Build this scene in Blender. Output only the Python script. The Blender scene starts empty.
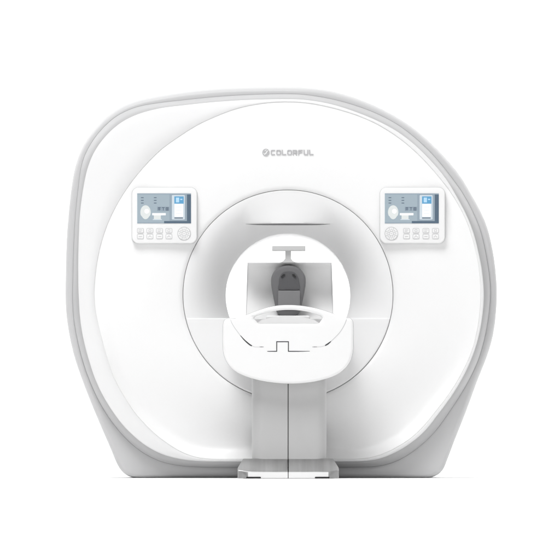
import bpy, bmesh, math
from mathutils import Vector
sc = bpy.context.scene
C = sc.collection

# ------------------------------------------------------------------ camera
S = 200.0            # photo pixels per metre at the front panel
D = 30.0             # camera distance (long lens)
CX, CROW = 280.0, 455.0
cam_d = bpy.data.cameras.new("camera"); cam = bpy.data.objects.new("camera", cam_d); C.objects.link(cam)
cam.location = ((CX-288)/S, -D, (478-CROW)/S); cam.rotation_euler = (math.radians(90), 0, 0)
cam_d.sensor_width = 36; cam_d.lens = 36*D/(560/S); cam_d.shift_y = (CROW-280)/560
cam_d.clip_start = 0.5; cam_d.clip_end = 500
sc.camera = cam
sc.render.resolution_x = 1024; sc.render.resolution_y = 1024
# ------------------------------------------------------------------ studio light
w = bpy.data.worlds.new("World"); sc.world = w; w.use_nodes = True
w.node_tree.nodes["Background"].inputs[0].default_value = (1, 1, 1, 1)
w.node_tree.nodes["Background"].inputs[1].default_value = 0.12

def area(name, loc, target, sx, sy, radiance, col=(1, 1, 1)):
    l = bpy.data.lights.new(name, 'AREA'); l.shape = 'RECTANGLE'; l.size = sx; l.size_y = sy
    l.energy = radiance*math.pi*sx*sy; l.color = col
    o = bpy.data.objects.new(name, l); C.objects.link(o); o.location = loc
    d = Vector(target)-Vector(loc); o.rotation_euler = d.to_track_quat('-Z', 'Y').to_euler(); return o
area("overhead_softbox", (0, -2, 9), (0, -2, 0), 18, 14, 0.45)
area("added_floor_light", (0, -20.5, 6), (0, -20.5, 0), 14, 18, 1.5)  # added lamp out of view, whitens the foreground floor
area("key_softbox", (-2.4, -6.0, 10.2), (0, 0, 0.8), 5, 5, 11.2)
area("added_fill_light", (7, -7, 4), (0, 0, 1.0), 4, 4, 1.15)  # added unseen fill, lifts the right-hand rim and panel
area("added_rear_floor_light_right", (4.2, 2.2, 3.6), (1.7, 0.7, 0), 3, 3, 1.8)  # added out of view to wash out the scanner's floor shadow
area("added_rear_floor_light_left", (-4.2, 2.2, 3.6), (-1.7, 0.7, 0), 3, 3, 1.8)  # unseen counterpart on the left, also added against the floor shadow
area("added_backdrop_light", (0, 3.0, 6.5), (0, 8, 1.5), 16, 2.5, 7.0)  # unseen lamp added to push the sweep's back wall to white
sc.view_settings.view_transform = 'Standard'; sc.view_settings.look = 'None'
sc.view_settings.exposure = 0; sc.view_settings.gamma = 1

# ------------------------------------------------------------------ helpers
def px(x, y, yy=0.0):      # measurement in the photo -> (x, z) in metres at depth yy
    k = (D+yy)/D
    return ((CX-288)/S + (x-CX)/S*k, (478-CROW)/S + (CROW-y)/S*k)

def mat(name, col, rough=0.4, metal=0.0, coat=0.0, noise=0.0, bump=0.0, emit=None, scale=40):
    m = bpy.data.materials.new(name); m.use_nodes = True; nt = m.node_tree; b = nt.nodes["Principled BSDF"]
    b.inputs["Base Color"].default_value = (*col, 1); b.inputs["Roughness"].default_value = rough
    b.inputs["Metallic"].default_value = metal; b.inputs["Coat Weight"].default_value = coat
    b.inputs["Coat Roughness"].default_value = 0.15
    if emit:
        b.inputs["Emission Color"].default_value = (*emit, 1); b.inputs["Emission Strength"].default_value = 1
    tc = nt.nodes.new("ShaderNodeTexCoord")
    n = nt.nodes.new("ShaderNodeTexNoise"); n.inputs["Scale"].default_value = scale; n.inputs["Detail"].default_value = 4
    nt.links.new(tc.outputs["Object"], n.inputs["Vector"])
    if noise:
        r = nt.nodes.new("ShaderNodeMapRange")
        r.inputs["To Min"].default_value = rough-noise; r.inputs["To Max"].default_value = rough+noise
        nt.links.new(n.outputs["Fac"], r.inputs["Value"]); nt.links.new(r.outputs[0], b.inputs["Roughness"])
    if bump:
        bp = nt.nodes.new("ShaderNodeBump"); bp.inputs["Strength"].default_value = bump; bp.inputs["Distance"].default_value = 0.001
        nt.links.new(n.outputs["Fac"], bp.inputs["Height"]); nt.links.new(bp.outputs[0], b.inputs["Normal"])
    return m
WHITE = mat("white_plastic", (.89, .89, .89), .38, coat=.15, noise=.04)
PANEL = mat("panel_plastic", (.92, .92, .92), .42, coat=.1, noise=.04)
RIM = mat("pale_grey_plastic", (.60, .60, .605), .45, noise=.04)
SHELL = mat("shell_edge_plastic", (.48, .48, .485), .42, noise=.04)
FUNNEL = mat("bore_plastic", (.86, .86, .862), .5, noise=.04)
PILLAR = mat("pillar_plastic", (.53, .53, .53), .3, noise=.04)
DARK = mat("dark_gap", (.04, .04, .045), .6)
BORE = mat("bore_liner", (.8, .8, .8), .45)
METAL = mat("brushed_metal", (.47, .48, .50), .34, metal=.85, noise=.06)
nt = METAL.node_tree; tcn = nt.nodes.new("ShaderNodeTexCoord"); mp = nt.nodes.new("ShaderNodeMapping"); mp.inputs["Scale"].default_value = (14, .6, .6)
nz = nt.nodes.new("ShaderNodeTexNoise"); nz.inputs["Scale"].default_value = 1.6; nz.inputs["Detail"].default_value = 6; nz.inputs["Roughness"].default_value = .65
cr_ = nt.nodes.new("ShaderNodeMapRange"); cr_.inputs["From Min"].default_value = .3; cr_.inputs["From Max"].default_value = .7; cr_.inputs["To Min"].default_value = .40; cr_.inputs["To Max"].default_value = .52
cb = nt.nodes.new("ShaderNodeCombineColor")
nt.links.new(tcn.outputs["Object"], mp.inputs["Vector"]); nt.links.new(mp.outputs[0], nz.inputs["Vector"]); nt.links.new(nz.outputs["Fac"], cr_.inputs["Value"])
for q in range(3): nt.links.new(cr_.outputs[0], cb.inputs[q])
nt.links.new(cb.outputs[0], nt.nodes["Principled BSDF"].inputs["Base Color"])
CHROME = mat("badge_metal", (.54, .54, .55), .35, metal=.3)
FOAM = mat("dark_grey_foam", (.15, .15, .155), .7, bump=.3, scale=300)
FOAM2 = mat("deep_grey_foam", (.095, .095, .10), .75, bump=.3, scale=300)
FOAM3 = mat("mid_grey_foam", (.215, .215, .22), .65, bump=.3, scale=300)
RUBBER = mat("black_rubber", (.02, .02, .02), .7)
GREY = mat("grey_ink", (.36, .36, .37), .5)
GREYL = mat("light_grey_ink", (.55, .55, .56), .5)
MIRR = mat("grey_bracket_plastic", (.55, .55, .55), .4)
def lit(name, c, e=.55): return mat(name, tuple(v*.3 for v in c), .25, emit=tuple(v*e for v in c))
SCR = lit("screen_blue_grey", (.46, .56, .63)); SCR2 = lit("screen_steel", (.38, .47, .55)); SCRD = lit("screen_slate", (.12, .18, .25))
SCRW = lit("screen_white", (1, 1, 1), .85); SCRP = lit("screen_pale", (.66, .74, .80), .7); SCRB = lit("screen_azure", (.14, .42, .70), .62)
SCRT = lit("screen_ink", (.15, .20, .27), .5); SCRI = lit("screen_ivory", (.80, .84, .83), .68)
SCRL = lit("screen_sky", (.48, .72, .92), .75)

def link(name, me, mats, parent=None, smooth=40):
    if not isinstance(mats, (list, tuple)): mats = [mats]
    for m in mats: me.materials.append(m)
    for p in me.polygons: p.use_smooth = True
    me.set_sharp_from_angle(angle=math.radians(smooth))
    o = bpy.data.objects.new(name, me); C.objects.link(o)
    if parent: o.parent = parent
    return o
def finish(name, bm, mats, parent=None, smooth=40, normals=True):
    if normals: bmesh.ops.recalc_face_normals(bm, faces=bm.faces)
    me = bpy.data.meshes.new(name); bm.to_mesh(me); bm.free()
    return link(name, me, mats, parent, smooth)
def thing(name, label, cat, loc=(0, 0, 0)):
    o = bpy.data.objects.new(name, None); C.objects.link(o); o.location = loc
    o["label"] = label; o["category"] = cat; o.empty_display_size = .2; return o
def keep(o, parent):    # parent a world-space mesh to a thing whose Empty is not at the origin
    o.parent = parent; o.location = -Vector(parent.location) if parent.type == 'EMPTY' else (0, 0, 0); return o

def spline(pts, closed=True, sub=8):
    out = []; n = len(pts)
    for i in range(n if closed else n-1):
        p0, p1, p2, p3 = [Vector(pts[j % n] if closed else pts[max(0, min(n-1, j))]) for j in (i-1, i, i+1, i+2)]
        # centripetal Catmull-Rom
        def tj(t, a, b): return t+max((b-a).length, 1e-6)**.5
        t0 = 0; t1 = tj(t0, p0, p1); t2 = tj(t1, p1, p2); t3 = tj(t2, p2, p3)
        for k in range(sub):
            t = t1+(t2-t1)*k/sub
            A1 = p0*((t1-t)/(t1-t0))+p1*((t-t0)/(t1-t0)); A2 = p1*((t2-t)/(t2-t1))+p2*((t-t1)/(t2-t1)); A3 = p2*((t3-t)/(t3-t2))+p3*((t-t2)/(t3-t2))
            B1 = A1*((t2-t)/(t2-t0))+A2*((t-t0)/(t2-t0)); B2 = A2*((t3-t)/(t3-t1))+A3*((t-t1)/(t3-t1))
            out.append(B1*((t2-t)/(t2-t1))+B2*((t-t1)/(t2-t1)))
    if not closed: out.append(Vector(pts[-1]))
    return out

NA = 480
O0 = Vector((288, 295))
def polar(pts, smooth=2):
    """closed outline in photo measure -> radius at NA angles about the bore axis"""
    P = [p-O0 for p in spline(pts)]
    R = []
    for i in range(NA):
        a = 2*math.pi*i/NA; d = Vector((math.cos(a), math.sin(a))); best = 0
        for j in range(len(P)):
            p, q = P[j], P[(j+1) % len(P)]; e = q-p; den = d.x*e.y-d.y*e.x
            if abs(den) < 1e-12: continue
            t = (p.x*e.y-p.y*e.x)/den; u = (p.x*d.y-p.y*d.x)/den
            if -1e-9 <= u <= 1+1e-9 and t > best: best = t
        R.append(best)
    for _ in range(smooth):
        R = [(R[i-1]+2*R[i]+R[(i+1) % NA])/4 for i in range(NA)]
    return R
def ring3(R, y, off=0.0):
    """loop of 3-D points; y may be a number or a list; off = inward offset in photo px"""
    out = []
    for i in range(NA):
        a = 2*math.pi*i/NA; r = R[i]-(off[i] if isinstance(off, list) else off)
        yy = y[i] if isinstance(y, list) else y
        x, z = px(O0.x+r*math.cos(a), O0.y+r*math.sin(a), min(yy, .135))
        out.append((x, yy, max(z, .0008)))
    return out
def loft(loops, close=True, cap0=False, cap1=False, mids=None):
    bm = bmesh.new(); V = [[bm.verts.new(p) for p in L] for L in loops]
    for k in range(len(V)-1):
        n = len(V[k])
        for i in range(n if close else n-1):
            j = (i+1) % n
            f = bm.faces.new((V[k][i], V[k][j], V[k+1][j], V[k+1][i]))
            if mids: f.material_index = mids[k]
    if cap0: bm.faces.new(V[0])
    if cap1: bm.faces.new(V[-1])
    return bm

def plate(name, loops, yf, yb, bev, mats, parent, smooth=35, bres=4, bevel_back=True):
    """flat piece facing the viewer with rounded edges; loops = outlines in photo px (first outer, others holes)"""
    cu = bpy.data.curves.new(name, 'CURVE'); cu.dimensions = '2D'; cu.fill_mode = 'BOTH'
    for L in loops:
        sp = cu.splines.new('POLY'); sp.points.add(len(L)-1)
        for i, p in enumerate(L):
            x, z = px(p[0], p[1], yf); sp.points[i].co = (x, z, 0, 1)
        sp.use_cyclic_u = True
    th = abs(yb-yf); bev = min(bev, th/2*.98)
    cu.extrude = th/2-bev; cu.bevel_depth = bev; cu.bevel_resolution = bres; cu.offset = -bev
    o = bpy.data.objects.new(name, cu); C.objects.link(o)
    dg = bpy.context.evaluated_depsgraph_get(); me = bpy.data.meshes.new_from_object(o.evaluated_get(dg))
    bpy.data.objects.remove(o); bpy.data.curves.remove(cu)
    for v in me.vertices:
        x, y, z = v.co; v.co = (x, (yf+yb)/2-z, y)
    me.materials.clear(); me.name = name
    bm = bmesh.new(); bm.from_mesh(me); bmesh.ops.remove_doubles(bm, verts=bm.verts, dist=1e-6)
    bmesh.ops.recalc_face_normals(bm, faces=bm.faces); bm.to_mesh(me); bm.free()
    return keep(link(name, me, mats, None, smooth), parent)

def rrect(x0, y0, x1, y1, r, n=6):
    out = []
    for cx, cy, a0 in ((x1-r, y1-r, 0), (x0+r, y1-r, 90), (x0+r, y0+r, 180), (x1-r, y0+r, 270)):
        for k in range(n+1):
            a = math.radians(a0+90*k/n); out.append((cx+r*math.cos(a), cy+r*math.sin(a)))
    return out
def circle(cx, cy, r, n=32): return [(cx+r*math.cos(2*math.pi*k/n), cy+r*math.sin(2*math.pi*k/n)) for k in range(n)]

def slab(bm, pts, y0, y1, mi=0):
    """add a thin prism (photo px outline) from y0 (front) to y1 into bm"""
    F = [bm.verts.new((px(p[0], p[1], y0)[0], y0, px(p[0], p[1], y0)[1])) for p in pts]
    B = [bm.verts.new((px(p[0], p[1], y0)[0], y1, px(p[0], p[1], y0)[1])) for p in pts]
    fs = [bm.faces.new(F)]
    for i in range(len(pts)):
        j = (i+1) % len(pts); fs.append(bm.faces.new((F[i], B[i], B[j], F[j])))
    for f in fs: f.material_index = mi
def stroke(bm, pts, wd, y0, y1, mi=0, closed=False):
    """polyline of width wd (photo px), mitred"""
    n = len(pts); P = [Vector(p) for p in pts]; L = []; R = []
    for i in range(n):
        a = P[i-1] if (i > 0 or closed) else None; b = P[(i+1) % n] if (i < n-1 or closed) else None
        d1 = (P[i]-a).normalized() if a is not None else None; d2 = (b-P[i]).normalized() if b is not None else None
        if d1 is None: d1 = d2
        if d2 is None: d2 = d1
        n1 = Vector((-d1.y, d1.x)); n2 = Vector((-d2.y, d2.x)); m = (n1+n2)
        m = m/max(m.length_squared, .3)*2 if m.length > 1e-6 else n1
        ww = wd[i] if isinstance(wd, list) else wd
        L.append(P[i]+m*ww/2); R.append(P[i]-m*ww/2)
    def v(p, y): x, z = px(p.x, p.y, y0); return bm.verts.new((x, y, z))
    lf = [v(p, y0) for p in L]; rf = [v(p, y0) for p in R]; lb = [v(p, y1) for p in L]; rb = [v(p, y1) for p in R]
    for i in range(n if closed else n-1):
        j = (i+1) % n
        for q in ((lf[i], lf[j], rf[j], rf[i]), (lf[i], lb[i], lb[j], lf[j]), (rf[i], rf[j], rb[j], rb[i])):
            bm.faces.new(q).material_index = mi

# ------------------------------------------------------------------ studio sweep
bm = bmesh.new()
prof = [(-45, 0), (-20, 0), (-8, 0), (-2, 0), (2, 0), (5, 0)]
for k in range(1, 13):
    a = math.radians(90*k/12); prof.append((5+3*math.sin(a), 3-3*math.cos(a)))
prof += [(8, 6), (8, 10)]
rows = [[bm.verts.new((x, y, z)) for x in (-22, -10, 0, 10, 22)] for y, z in prof]
for k in range(len(rows)-1):
    for i in range(4): bm.faces.new((rows[k][i], rows[k][i+1], rows[k+1][i+1], rows[k+1][i]))
fl = finish("floor", bm, mat("white_studio_paint", (.93, .93, .93), .8, noise=.03, scale=3), None)
fl["kind"] = "structure"

# ------------------------------------------------------------------ measured outlines
OUT = [(159,95.7),(187,91.3),(213.6,88.7),(235,87.5),(259,87),(285,86.8),(313.6,88),(335,91.6),(359,98.9),(379.6,107.7),(399,118.2),(415,129),(431.4,143.2),
 (445.7,157.9),(460,175.4),(472.5,196.2),(481.4,212.8),(487.2,227),(491.8,245),(495.4,268),(497,291),(496.2,312),(493.4,334),(487.8,354.4),(477.5,380.7),
 (464.8,415),(456,437),(449.5,454),(446,463),(443.8,468.5),(440.4,472.8),(435,476.3),(428,478),(424,478),(380,478),(320,478),(288,478),(250,478),(200,478),(150,478),(137.5,478),(131,477.2),(125.5,474.6),(120.6,470),(117,464),
 (110.7,449),(100,424.4),(90,400.5),(82.3,380.5),(75.5,361),(71.3,345),(68.3,330),(66.3,315),(65.4,297.9),(65.5,279),(66.6,240),(69,208.6),(73,177),(77,160.5),(83,145.5),(92,131.8),(104.6,118.2),(120.7,106.8),(137,100.3)]
MID = [(159,103),(185,100),(210,97.4),(235,95.5),(259,94.5),(285,94),(303,94.6),(331,99),(359,106.8),(381,115.7),(401,127),(419,141.4),(435,157.2),(452.6,179),
 (464,195.5),(474,214.5),(480.5,231),(485,250),(488.5,270),(490.2,288),(489.7,304),(487.4,323),(483.6,342),(477,363),(466,385.4),(453.5,405.5),(444,419.5),(433,433.6),(416,449.2),(398,460.3),(385,464.6),
 (373,466.6),(355,467.2),(338,467.3),(288,467.3),(240,467.3),(212,467.2),(196,466.8),(183,466),(171,464),(158,460.3),(144.6,453.5),(133,445),(123,435.2),(112.5,422.4),(101.5,405.5),(91.5,385),(83.5,363),(78,342),(74.2,321),(72.6,297),
 (73,279),(73.6,251),(75.5,215.7),(79,182),(81,168),(85,155),(94,139),(106.4,124.6),(119,114.8),(137,107)]
INN = [(159,108.4),(185,105),(210,102.3),(235,100.4),(259,99.4),(285,99),(303,99.5),(331,104),(359,113),(378,121),(396,130.6),(414,144),(431.4,161.2),(446.5,179.5),
 (456.5,196),(466.5,215),(473.5,232.5),(478.8,253),(482.3,272),(484,292),(483,312),(480,331),(474.5,351),(464.4,374.6),(452.3,395),(440,412),(425,431),(413,441.5),(403,448.3),(392,454.2),(380,458.7),
 (368,460.9),(353,461.6),(338,461.7),(288,461.7),(240,461.7),(212,461.6),(197,461.1),(184,459.8),(171,457.2),(158,452.6),(144.6,445),(134,436.4),(123,425.4),(110.5,408.6),(97.5,385),(89,361),(83.5,340),(80.2,321),(78.6,298),
 (78,275),(78.2,251),(79.6,215.7),(83.5,186),(87.5,168),(94,152),(104.6,137),(119,123.8),(135,115.2)]
SEA = [(160,150.5),(174,140),(195.7,126),(212,118),(227.9,111.6),(243,107),(260,103.8),(273,102.4),(285,102),(300,102.4),(315,104.3),(331.4,107.8),(345,111.5),(359,116.2),(378,124.7),(401,139.6),(420.7,156.8),(440,178.4),
 (452.5,195),(462.5,212.5),(469.5,229),(475,248),(478.6,266),(480.6,286),(480.4,306),(478,326),(472.4,350),(462,373),(449.5,393.5),(437,410),(422.5,427.5),(411,438.2),(401,445),(390,451),(378,455.8),
 (366,458.4),(352,459.2),(338,459.3),(288,459.3),(245,459.3),(210,459),(196,457.3),(184,453.2),(174,448),(157,436),(149,428.5),(136,414.6),(125,398.4),(114,378),(107,358),(101,336),(96,314),(94.3,296),(95.6,273),(100,248),(107.3,224.8),(119,200.8),(133,180),(146,164.5)]
RO, RM, RI, RS = polar(OUT, 1), polar(MID), polar(INN), polar(SEA)
def ang(i): return 2*math.pi*i/NA
RC, RB = 105.0, 62.4
circ = [RC]*NA
def ss(a, b, v):
    t = max(0, min(1, (v-a)/(b-a))); return t*t*(3-2*t)

# ------------------------------------------------------------------ scanner
scan = thing("mri_scanner", "large white rounded magnetic resonance scanner with round bore and two control panels", "scanner", (0, .6, 0))

# rear housing: pale grey, splayed foot, bored through
def inset(R, d): return [r-d for r in R]
L = [ring3([RB+4.5]*NA, 1.30), ring3(RO, 1.30, 9), ring3(RO, 1.27, 3), ring3(RO, 1.22), ring3(RO, .135), ring3(RO, .118, .6), ring3(RO, .105, 1.8), ring3(RO, .097, 3.3), ring3(RO, .094, 4.6)]
fl2 = [min(RO[i]-4.8, RM[i]-.2) for i in range(NA)]
L += [ring3(fl2, .0935), ring3(inset(RM, 14), .0935), ring3(inset(RM, 14), .2), ring3([RB+5]*NA, .4)]
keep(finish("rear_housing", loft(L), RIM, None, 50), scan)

# front shell: grey rounded shoulder (mid line -> inner line), then the white face border
n = 8; L = [ring3(inset(RM, 6), .14), ring3(inset(RM, 1.6), .110), ring3(inset(RM, 1.3), .080), ring3(inset(RM, .3), .076), ring3(RM, .070)]
keep(finish("shell_shadow_line", loft([ring3(inset(RM, .6), .0905), ring3(inset(RM, -.3), .0905), ring3(inset(RM, -.36), .0932)]), GREY, None, 50), scan)  # grey ring drawn in for the shadow line behind the shell edge
wI = [RM[i]-RI[i] for i in range(NA)]
for t, y in ((.10, .060), (.3, .040), (.55, .022), (.8, .010), (1.0, .0035)):
    L.append(ring3(RM, y, [wI[i]*t for i in range(NA)]))
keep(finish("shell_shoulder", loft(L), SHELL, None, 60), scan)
wS = [RI[i]-RS[i] for i in range(NA)]
L = [ring3(inset(RI, .25), .03), ring3(inset(RI, .1), .0030)]
for t, y in ((.06, -.001), (.2, -.004), (.6, -.006)):
    L.append(ring3(RI, y, [max(.15, wS[i]*t) for i in range(NA)]))
L += [ring3(RS, -.0065, -.40), ring3(RS, -.005, -.12), ring3(RS, -.001, -.1)]
keep(finish("shell_border", loft(L), mat("border_plastic", (.84, .84, .842), .42, noise=.04), None, 60), scan)

# large front panel: flat above, dished at its lower edge so a lip turns up towards the light
def lip(i):
    a = ang(i); s = math.sin(a)          # +1 straight down in the photo
    return ss(.05, .75, s)
def dish(i, e):                          # e = distance from the seam in px
    w_ = 13.0
    t = min(1, e/w_); return .072*lip(i)*(1-(1-t)**2)
L = [ring3(RS, -.0008, -.5), ring3(RS, -.001, .26), ring3(RS, -.0034, .4)]
for e in (1.2, 2.2, 3.4, 4.8, 6.4, 8.2, 10.2, 12.4, 15):
    L.append(ring3(RS, [-.004+dish(i, e) for i in range(NA)], e))
for t in (.12, .25, .4, .55, .7, .85, .94, 1.0):
    R = [(RS[i]-15)*(1-t)+(RC+.8)*t for i in range(NA)]
    L.append(ring3(R, [-.004+.072*lip(i)*(1-ss(.0, 1.0, t)) - .012*math.sin(math.pi*t) for i in range(NA)]))
L += [ring3([RC+.25]*NA, .001), ring3([RC+.2]*NA, .05)]
keep(finish("front_panel", loft(L), PANEL, None, 60), scan)

# bell-mouthed bore entrance
A = .42; AM = math.radians(68)
def dfun(r):
    t = max(0, min(1, (RC-.5-r)/(RC-.5-RB)*math.sin(AM))); return A*(1-math.sqrt(max(0, 1-t*t)))
L = [ring3([RC-.1]*NA, .05), ring3([RC-.15]*NA, .001)]
for k in range(0, 33):
    a = AM*k/32; r = RC-.5-(RC-.5-RB)*math.sin(a)/math.sin(AM)
    L.append(ring3([r]*NA, A*(1-math.cos(a))-.003))
yE = A*(1-math.cos(AM))
L += [ring3([RB+.1]*NA, yE+.004), ring3([RB+.6]*NA, yE+.008), ring3([RB+4]*NA, yE+.01), ring3([RB+4]*NA, 1.0), ring3([RB+4]*NA, 1.31), ring3([RB+7]*NA, 1.312)]
keep(finish("bore_funnel", loft(L), FUNNEL, None, 60), scan)

# brow above the bore, with a straight lower edge
zc = 72.0; N = 96; rowsv = 18; bm = bmesh.new(); X = [-74+148*k/N for k in range(N+1)]; G = []
for v in range(rowsv+1):
    row = []
    for x in X:
        za = math.sqrt((RC-.6)**2-x*x); s = v/rowsv; z = za+(zc-za)*s
        rr = math.hypot(x, z); y0 = dfun(math.hypot(x, zc))-dfun(85.6)
        tp = max(0, 1-(x/47.0)**2); y = dfun(rr)-.0024-max(0, y0)*s*s*min(1, 2.2*tp)-.045*tp*tp*s**3
        xx, zz = px(O0.x+x, O0.y-z, 0); row.append(bm.verts.new((xx, y, zz)))
    G.append(row)
for e, (dy, dz) in enumerate(((.003, -.0022), (.008, -.003), (.10, .000), (.2, 0))):
    G.append([bm.verts.new((q.co.x, q.co.y+dy, q.co.z+dz)) for q in G[rowsv]])
for a, b in zip(G[:-1], G[1:]):
    for i in range(N): bm.faces.new((a[i], a[i+1], b[i+1], b[i]))
keep(finish("bore_brow", bm, FUNNEL, None, 50), scan)

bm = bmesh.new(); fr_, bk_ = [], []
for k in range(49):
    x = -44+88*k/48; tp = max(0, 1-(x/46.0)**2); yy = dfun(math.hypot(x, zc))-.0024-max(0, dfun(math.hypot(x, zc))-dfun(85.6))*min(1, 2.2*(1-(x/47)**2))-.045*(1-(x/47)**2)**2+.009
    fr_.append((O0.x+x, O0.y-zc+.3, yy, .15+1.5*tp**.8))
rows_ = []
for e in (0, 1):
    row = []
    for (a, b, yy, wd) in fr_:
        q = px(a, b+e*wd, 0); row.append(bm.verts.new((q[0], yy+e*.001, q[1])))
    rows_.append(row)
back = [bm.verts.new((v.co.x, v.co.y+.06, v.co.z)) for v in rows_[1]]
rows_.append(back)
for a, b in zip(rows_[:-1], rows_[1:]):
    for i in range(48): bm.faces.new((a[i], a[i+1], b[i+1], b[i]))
keep(finish("brow_shade_strip", bm, mat("brow_shade_grey", (.2, .2, .205), .6), None, 50), scan)  # dark tapering strip stands in for the shade under the brow edge

# apron filling the bottom of the bore mouth
zt = -(318-295)
pts = []; a0 = math.asin(-zt/(RC-.3))
for k in range(61):
    a = a0+(math.pi-2*a0)*k/60; pts.append((O0.x+(RC-.3)*math.cos(a), O0.y+(RC-.3)*math.sin(a)))
plate("bore_apron", [pts], -.0095, .32, .008, FUNNEL, scan)

# badge on the front panel
bm = bmesh.new(); yb = -.0195
slab(bm, circle(265.9, 152.4, 3.6, 40), yb, yb+.012, 0)
stroke(bm, [(263.3, 152.9), (264.6, 154.3), (266.0, 153.2), (267.0, 151.2), (268.5, 150.6)], [.3, .8, 1.0, .8, .3], yb-.001, yb, 1)
stroke(bm, [(264.6, 150.9), (265.8, 150.2), (266.6, 149.2)], [.3, .7, .2], yb-.001, yb, 1)
x0 = 270.8; H0, H1 = 149.9, 155.1; W = 4.7; pitch = 5.46
def let(ch, x):
    a, b, m = H0+.55, H1-.55, (H0+H1)/2; l, r = x+.55, x+W-.55
    S_ = {'C': [[(r, a), (l+.5, a), (l, a+.5), (l, b-.5), (l+.5, b), (r, b)]],
          'O': [[(l+.5, a), (r-.5, a), (r, a+.5), (r, b-.5), (r-.5, b), (l+.5, b), (l, b-.5), (l, a+.5), (l+.5, a)]],
          'L': [[(l, H0), (l, b-.4), (l+.4, b), (r+.3, b)]],
          'R': [[(l, H1), (l, a), (r-.5, a), (r, a+.5), (r, m), (r-.4, m+.45), (l+.6, m+.45)], [(l+1.9, m+.5), (r, H1)]],
          'F': [[(l, H1), (l, a+.4), (l+.4, a), (r+.3, a)], [(l+.5, m+.2), (r, m+.2)]],
          'U': [[(l, H0), (l, b-.5), (l+.5, b), (r-.5, b), (r, b-.5), (r, H0)]]}[ch]
    for q_, s in enumerate(S_): stroke(bm, s, 1.05, yb+.0006*q_, yb+.010, 0)
for k, ch in enumerate("COLORFUL"): let(ch, x0+k*pitch)
keep(finish("badge", bm, [CHROME, WHITE], None, 30), scan)

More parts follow.
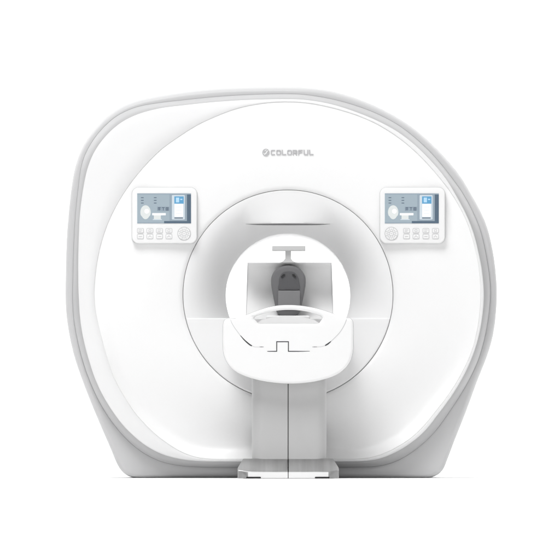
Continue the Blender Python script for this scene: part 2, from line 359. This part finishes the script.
# ------------------------------------------------------------------ control panels
def control_panel(x0, dialx, cols, sx0, sx1, label):
    x1 = x0+65.0
    yf = -.044
    root = plate("control_panel", [rrect(x0, 187.6, x1, 243.4, 6.5, 8)], yf, -.006, .007, WHITE, scan)
    root["label"] = label
    bz = plate("bezel_edge_shade", [rrect(x0-.45, 187.15, x1+.45, 243.9, 6.9, 8)], -.022, -.004, .002, RIM, root)  # grey rim for the panel's pale edge and the soft shadow around it
    bz.location = (0, 0, 0)
    off = root.location
    def sub(name, bm, mats):
        o = finish(name, bm, mats, None, 30); o.parent = root; return o
    # screen with its picture
    bm = bmesh.new(); y = yf-.0015
    def R(a, b, c, d, mi, lv, rr=0):
        # fractions of the screen, y measured downward
        f = lambda u, v: (sx0+(sx1-sx0)*u, 193.4+29.9*v)
        (ax, ay), (bx, by) = f(a, b), f(c, d)
        slab(bm, rrect(ax, ay, bx, by, rr, 4) if rr else [(ax, ay), (bx, ay), (bx, by), (ax, by)], y-.0006*lv, yf+.001, mi)
    R(0, 0, 1, 1, 0, 0)
    R(.0, .0, 1, .03, 1, 1); R(.0, .965, .5, 1, 1, 1)
    R(.5, .925, 1, 1, 2, 1); R(.925, 0.036, 1, .924, 2, 1); R(.60, .036, .924, .92, 1, 1);
    R(.645, .055, .885, .875, 4, 2, .8)
    R(.69, .10, .865, .345, 5, 3); R(.72, .14, .78, .30, 8, 4); R(.80, .18, .84, .22, 8, 4)
    R(.695, .35, .85, .78, 3, 3)
    for v in (.45, .56, .67): R(.715, v, .83, v+.012, 4, 4)
    R(.69, .805, .85, .84, 6, 3)
    R(.37, .44, .60, .59, 1, 2)
    for q_, u in enumerate((.385, .457, .53)):       # three small dark characters on the tag
        R(u, .465, u+.055, .485, 6, 3); R(u+.022, .465, u+.034, .57, 6, 3)
        if q_ != 1: R(u, .465, u+.009, .57, 6, 3)
        if q_ == 2: R(u, .55, u+.055, .57, 6, 3); R(u+.046, .465, u+.055, .57, 6, 3); R(u, .51, u+.055, .525, 6, 3)
        if q_ == 0: R(u, .515, u+.055, .53, 6, 3)
    cxp, cyp = sx0+(sx1-sx0)*.155, 193.4+29.9*.63    # small scanner picture
    slab(bm, [(cxp+5.2*math.cos(t)*(.86 if math.sin(t) > .5 else 1), cyp+7.0*math.sin(t)) for t in [2*math.pi*k/28 for k in range(28)]], y-.0012, yf+.001, 7)
    slab(bm, circle(cxp+1.2, cyp-1.0, 2.3, 20), y-.0018, yf+.001, 3)
    R(.28, .66, .53, .73, 3, 3); R(.31, .73, .44, .86, 7, 3); R(.29, .86, .46, .89, 4, 3)
    for u in (.07, .31):
        for v in (.13, .22, .31): R(u, v, u+.05, v+.025, 6, 2)
    sub("screen", bm, [SCR, SCR2, SCRD, SCRW, SCRP, SCRB, SCRT, SCRI, SCRL])
    # push buttons
    k = 0
    for c in cols:
        for (r0, r1) in ((228.4, 232.9), (234.2, 238.8)):
            bm = bmesh.new()
            stroke(bm, rrect(c, r0, c+6.2, r1, .9, 3), .45, yf-.0016, yf+.001, 1, closed=True)
            slab(bm, rrect(c+.25, r0+.25, c+5.95, r1-.25, .7, 3), yf-.0022, yf+.001, 0)
            m = (r0+r1)/2; q = yf-.003
            if k % 4 == 0: stroke(bm, [(c+1.3, m-.8), (c+4.9, m-.8)], .5, q, yf, 1); stroke(bm, [(c+1.3, m+.8), (c+4.1, m+.8)], .5, q, yf, 1)
            elif k % 4 == 1: stroke(bm, [(c+1.5, m), (c+4.7, m)], .5, q, yf, 1)
            elif k % 4 == 2: stroke(bm, [(c+2, m-1), (c+4.2, m-1), (c+4.2, m+1), (c+2, m+1), (c+2, m-1)], .4, q, yf, 1)
            else: stroke(bm, [(c+1.4, m+.9), (c+3.1, m-.9), (c+4.8, m+.9)], .45, q, yf, 1)
            sub("button", bm, [WHITE, GREYL]); k += 1
    # round jog dial
    bm = bmesh.new(); cy = 233.6
    stroke(bm, circle(dialx, cy, 6.5, 40), .5, yf-.002, yf+.001, 1, closed=True)
    slab(bm, circle(dialx, cy, 6.2, 40), yf-.003, yf+.001, 0)
    stroke(bm, circle(dialx, cy, 2.2, 24), .4, yf-.004, yf, 1, closed=True)
    for j in range(8):
        a = math.pi/4*j+math.pi/8
        stroke(bm, [(dialx+2.6*math.cos(a), cy+2.6*math.sin(a)), (dialx+6.1*math.cos(a), cy+6.1*math.sin(a))], .4, yf-.004, yf, 1)
        a = math.pi/4*j
        stroke(bm, [(dialx+3.9*math.cos(a-.15), cy+3.9*math.sin(a-.15)), (dialx+4.7*math.cos(a), cy+4.7*math.sin(a)), (dialx+3.9*math.cos(a+.15), cy+3.9*math.sin(a+.15))], .35, yf-.004, yf, 1)
    stroke(bm, [(dialx-.8, cy), (dialx+.8, cy)], .4, yf-.004, yf, 1)
    sub("dial", bm, [WHITE, GREYL])
control_panel(132.0, 184.1, (137.3, 146.8, 156.4, 165.8), 137.2, 191.0, "white control panel with its dial right of the buttons")
control_panel(380.0, 391.4, (403.4, 412.9, 422.8, 432.4), 384.8, 438.8, "white control panel with its dial left of the buttons")

# ------------------------------------------------------------------ patient table
tab = thing("patient_table", "white patient table on a grey pillar and metal base plate in front of the bore", "medical table", (0, -.3, 0))
yc = -.68
capo = spline([(222.9,330),(222.9,345),(223.6,353),(226.6,361.5),(232,368.3),(239.5,373.4),(255.7,379.2),(275,382.6),(290,383.5),(305,382.7),(320,380.2),(336,374.8),(344.6,368.6),(350.2,361),(353,351),(353.5,340),(353.5,328),(352.8,321.5),(350.2,318.3),
 (346,318),(341,316.6),(331,312.8),(320,309.3),(309,306.9),(298,305.5),(288,305.1),(278,305.6),(267,307.7),(256,311.2),(247,314.6),(239,317.6),(233,318.8),(227.6,318.4),(224,321)], True, 5)
hole = spline([(256.9,321.6),(254,318.4),(254.8,316.4),(262,313.6),(270,311.4),(279,310),(288,309.5),(297,309.8),(307,311.2),(315,313.6),(321.6,316.4),(322.2,318.2),(319.8,322),(318.6,323.2),(306,323.5),(288,323.5),(270,323.5),(258.4,323.3)], True, 4)
plate("front_cap", [[tuple(p) for p in capo], [tuple(p) for p in reversed(hole)]], yc, -.58, .014, WHITE, tab, bres=6)
cc = Vector((288, 344))
plate("cap_edge_shade", [[tuple(p+(p-cc).normalized()*.22) for p in capo], [tuple(p) for p in reversed(hole)]], -.582, -.576, .001, GREY, tab)  # slightly larger grey plate gives the cap outline its edge shading
# seam lines and the dark slot on the cap
bm = bmesh.new()
sl = spline([(230.6,319.6),(231.6,322.5),(234.4,327.4),(240.3,335.4)], False, 5); sr = spline([(346.6,319.2),(344.6,324.5),(339.6,332.6),(331,341.3)], False, 5)
stroke(bm, [tuple(p) for p in sl], .45, yc-.0006, yc+.004, 0)
stroke(bm, [tuple(p) for p in sr], .6, yc-.0006, yc+.004, 0)
dl = spline([(240.3,335.4),(245,340.6),(250,344.8),(252,345.9)], False, 5); stroke(bm, [tuple(p) for p in dl], [.4+.9*math.sin(math.pi*min(1, k/len(dl)*.9)) for k in range(len(dl))], yc-.0008, yc+.004, 1)
dr = spline([(331,341.3),(328,343.8),(325,345.6)], False, 5); stroke(bm, [tuple(p) for p in dr], [.4+.9*math.sin(math.pi*min(1, k/len(dr))) for k in range(len(dr))], yc-.0008, yc+.004, 1)
stroke(bm, [(252,345.9),(255,347),(259,347)], .35, yc-.0006, yc+.004, 0); stroke(bm, [(325,345.6),(321,346.8),(317.5,346.9)], .35, yc-.0006, yc+.004, 0)
stroke(bm, [(259.3,346.9),(261.5,346.9),(263.8,346.9)], [.5,1.0,.4], yc-.0008, yc+.004, 2); stroke(bm, [(312.3,346.9),(314.6,346.9),(317.2,346.9)], [.4,.9,.5], yc-.0008, yc+.004, 2)
stroke(bm, [(267.3,351.3),(276.7,351.3),(276.7,341.7),(288.4,341.7),(288.4,351.3),(298,351.3),(309.8,351.2)], [.6,.9,.9,.9,.9,.8,.35], yc-.0008, yc+.004, 1)
keep(finish("slot_line", bm, [GREYL, DARK, GREY], None, 30), tab)
# body of the table top behind the cap, then the narrow cradle running through the bore
def sect(pts, k): c = Vector((288, 345)); return [tuple(c+(Vector(p)-c)*k) for p in pts]
bod = spline([(226,330),(226.5,350),(233,364),(256,375),(288,379),(320,376),(344,364),(350,350),(350.5,330),(346,325),(320,325),(288,325.5),(256,325),(231,325)], True, 5)
plate("table_body", [[tuple(p) for p in bod]], -.585, -.02, .01, WHITE, tab)
cr = spline([(246,325),(249,338),(262,348),(288,351),(314,348),(327,338),(330,325),(326,323.5),(320,330),(306,334),(288,335),(270,334),(256,330),(250,323.5)], True, 5)
plate("cradle", [[tuple(p) for p in cr]], -.03, 1.35, .006, WHITE, tab)
plate("bounce_blocker", [rrect(244, 323.4, 332, 327, 1.6, 4)], -.39, -.03, .006, FOAM, tab)  # added dark pad, keeps table bounce light off the wings
# arched handle posts are part of the cap; low tray edge seen inside the opening
bm = bmesh.new()
tr = [(255,324.2),(262,319.8),(275,316.6),(288,315.6),(301,316.6),(314,319.8),(321,324.2)]
slab(bm, tr, -.40, -.36, 0); keep(finish("tray_edge", bm, WHITE, None, 30), tab)

# pillar: two covers meeting at a centre joint
def cover(sign):
    bm = bmesh.new(); xo = (288-252.4)/S if sign < 0 else (325.6-288)/S
    g = .0018; ys = -.58; r = .055; plan = [(sign*g, .02), (sign*g, ys+.002), (sign*(g+.002), ys)]
    for k in range(9):
        a = math.radians(90*k/8); plan.append((sign*(xo-r+r*math.sin(a)), ys+r-r*math.cos(a)))
    plan.append((sign*xo, .02))
    zb, ztp = .09, px(0, 372, ys)[1]
    lo = [[(x, y, z) for x, y in plan] for z in (zb, ztp)]
    bm = loft(lo, True, True, True)
    return keep(finish("pillar_cover", bm, PILLAR, None, 35), tab)
cover(-1); cover(1)
bm = bmesh.new(); bmesh.ops.create_cube(bm, size=1)
for v in bm.verts: v.co = (v.co.x*.02, v.co.y*.5-.31, v.co.z*.46+.28)
keep(finish("joint_strip", bm, mat("joint_grey", (.12, .12, .12), .6), None), tab)

# base plate: two brushed halves sloping down to a white nose
def base_half(s):
    g = .0018
    def zt_(y): return .034+(.097-.034)*max(0, min(1, (y+.72)/.14))
    plan = [(g, .02), (g, -.72), (.15, -.72), (.197, -.72), (.243, -.702), (.2475, -.69), (.246, -.67), (.2225, -.58), (.2225, .02)]
    # insert a break row at the back of the slope on the centre side
    plan = [(g, .02), (g, -.58)]+plan[1:]
    B = [(s*x, y, .0015) for x, y in plan]; T0 = [(s*x, y, zt_(y)-.004) for x, y in plan]
    def shrink(d, dz):
        c = Vector((.12, -.3)); out = []
        for x, y in plan:
            ox = x+d if x < .01 else x-d; oy = y+d if y < -.5 else y
            out.append((s*ox, oy, zt_(oy)+dz))
        return out
    bm = loft([B, T0, shrink(.0015, -.001), shrink(.004, 0)], True, True, False)
    bm.verts.ensure_lookup_table(); V = bm.verts[-len(plan):]
    n = len(plan)      # triangulate the top by hand: flat rear strip, sloping front
    bm.faces.new([V[0], V[1], V[8], V[9]]) if n == 10 else None
    bm.faces.new([V[i] for i in range(1, 9)])
    return keep(finish("base_plate", bm, METAL, None, 25), tab)
base_half(-1); base_half(1)
bm = bmesh.new()
for s in (-1, 1):
    v = [(s*.0018, .002), (s*.196, .002), (s*.196, .0315), (s*.0018, .0312)]
    F = [bm.verts.new((x, -.7225, z)) for x, z in v]; Bk = [bm.verts.new((x, -.719, z)) for x, z in v]
    bm.faces.new(F)
    for i in range(4): bm.faces.new((F[i], F[(i+1) % 4], Bk[(i+1) % 4], Bk[i]))
keep(finish("nose_trim", bm, WHITE, None, 30), tab)
for xa in ((254.2-288)/S, (321.2-288)/S):
    bm = bmesh.new(); bmesh.ops.create_cube(bm, size=1)
    for v in bm.verts: v.co = (v.co.x*.072+xa, v.co.y*.06-.6955, v.co.z*.0085+.0045)
    bmesh.ops.bevel(bm, geom=bm.edges[:], offset=.002, segments=2, affect='EDGES')
    keep(finish("foot", bm, RUBBER, None, 30), tab)

# ------------------------------------------------------------------ head coil on the cradle
hc = thing("head_coil", "grey padded head coil with curved white wings and a T-shaped mirror bar inside the bore", "head coil", (0, -.3, px(0, 330)[1]))
# wings: concave scoop, thick sheet
bm = bmesh.new(); prof = []
K = 24
for k in range(K+1):
    t = k/K; a = math.radians(-65+145*t)         # bottom faces up, top faces down
    prof.append((-.19+.17*math.cos(a)-.17, 262.9+(318-262.9)*(1-(math.sin(a)+math.sin(math.radians(65)))/(math.sin(math.radians(80))+math.sin(math.radians(65))))))
def wing_row(inner, sh):
    out = []
    for k, (y, pz) in enumerate(prof):
        t = (pz-262.9)/55.1; hw0 = 41.9+1.9*t
        out.append((y+sh, pz, hw0))
    return out
NX = 24; fr = wing_row(0, 0); G1 = []; G2 = []
for (y, pz, hw) in fr:
    r1 = []; r2 = []
    for i in range(NX+1):
        u = -1+2*i/NX; xx = 289.6+hw*u
        x, z = px(xx, pz, y); r1.append(bm.verts.new((x, y, z))); r2.append(bm.verts.new((x, y+.012, z+(.0 if pz > 264 else .004))))
    G1.append(r1); G2.append(r2)
for G in (G1, G2):
    for a, b in zip(G[:-1], G[1:]):
        for i in range(NX): bm.faces.new((a[i], a[i+1], b[i+1], b[i]))
for i in range(NX):
    bm.faces.new((G1[0][i], G1[0][i+1], G2[0][i+1], G2[0][i])); bm.faces.new((G1[-1][i], G1[-1][i+1], G2[-1][i+1], G2[-1][i]))
for k in range(K):
    for e in (0, -1): bm.faces.new((G1[k][e], G1[k+1][e], G2[k+1][e], G2[k][e]))
keep(finish("wing_shell", bm, mat("wing_plastic", (.8, .8, .8), .5), None, 50), hc)
for s in (-1, 1):      # grey edging down both sides of the wings
    bm = bmesh.new(); ra, rb, rc = [], [], []
    for (y, pz, hw) in fr:
        for lst, d, dy in ((ra, -.45, -.003), (rb, .25, -.003), (rc, .25, .012)):
            x, z = px(289.6+s*(hw+d), pz, y); lst.append(bm.verts.new((x, y+dy, z)))
    for a, b in ((ra, rb), (rb, rc)):
        for k in range(K): bm.faces.new((a[k], a[k+1], b[k+1], b[k]))
    keep(finish("wing_edging", bm, GREYL, None, 50), hc)
pad = spline([(288.2,265.2),(281.5,266.2),(275.6,269.8),(271.9,275.5),(271.0,282),(272.2,291),(274.6,303),(276,310),(279.5,314.6),(288,316.2),(296.5,314.6),(300.6,310),(302.2,303),(304.6,291),(305.7,282),(304.9,275.5),(301,269.8),(295,266.2)], True, 5)
plate("head_shell", [[tuple(p) for p in pad]], -.34, -.24, .014, FOAM, hc)
rec = spline([(288.6,271.4),(283,272.6),(279.8,277),(279,283),(278.6,289.4),(288,289.8),(299.4,289.4),(299.2,283),(298,277),(294.5,272.6)], True, 5)
plate("face_recess", [[tuple(p) for p in rec]], -.344, -.33, .002, FOAM2, hc)
plate("neck_pad", [rrect(278.0, 290.6, 300.2, 308.5, 1.2, 4)], -.350, -.33, .004, FOAM3, hc)
for s in (-1, 1):
    bm = bmesh.new(); c = 288.6
    stroke(bm, [(c+s*7.0, 277.2), (c+s*5.2, 274.9), (c+s*3.6, 274.5)], [1.6, 1.5, .7], -.350, -.343, 0)
    keep(finish("eye_slot", bm, RUBBER, None), hc)
bm = bmesh.new()
slab(bm, [(280.3, 262.6), (283.2, 260.9), (285.2, 258.6), (285.2, 250.4), (291.0, 250.4), (291.0, 258.6), (292.8, 260.9), (296.4, 262.6)], -.34, -.315, 0)
bmesh.ops.recalc_face_normals(bm, faces=bm.faces)
keep(finish("mirror_post", bm, MIRR, None, 30), hc)
plate("mirror_bar", [rrect(272.1, 245.8, 305.4, 250.8, .5, 3)], -.36, -.30, .003, MIRR, hc)

plate("coil_base", [rrect(266, 315.5, 310, 325.6, 2, 4)], -.35, -.15, .006, WHITE, hc)
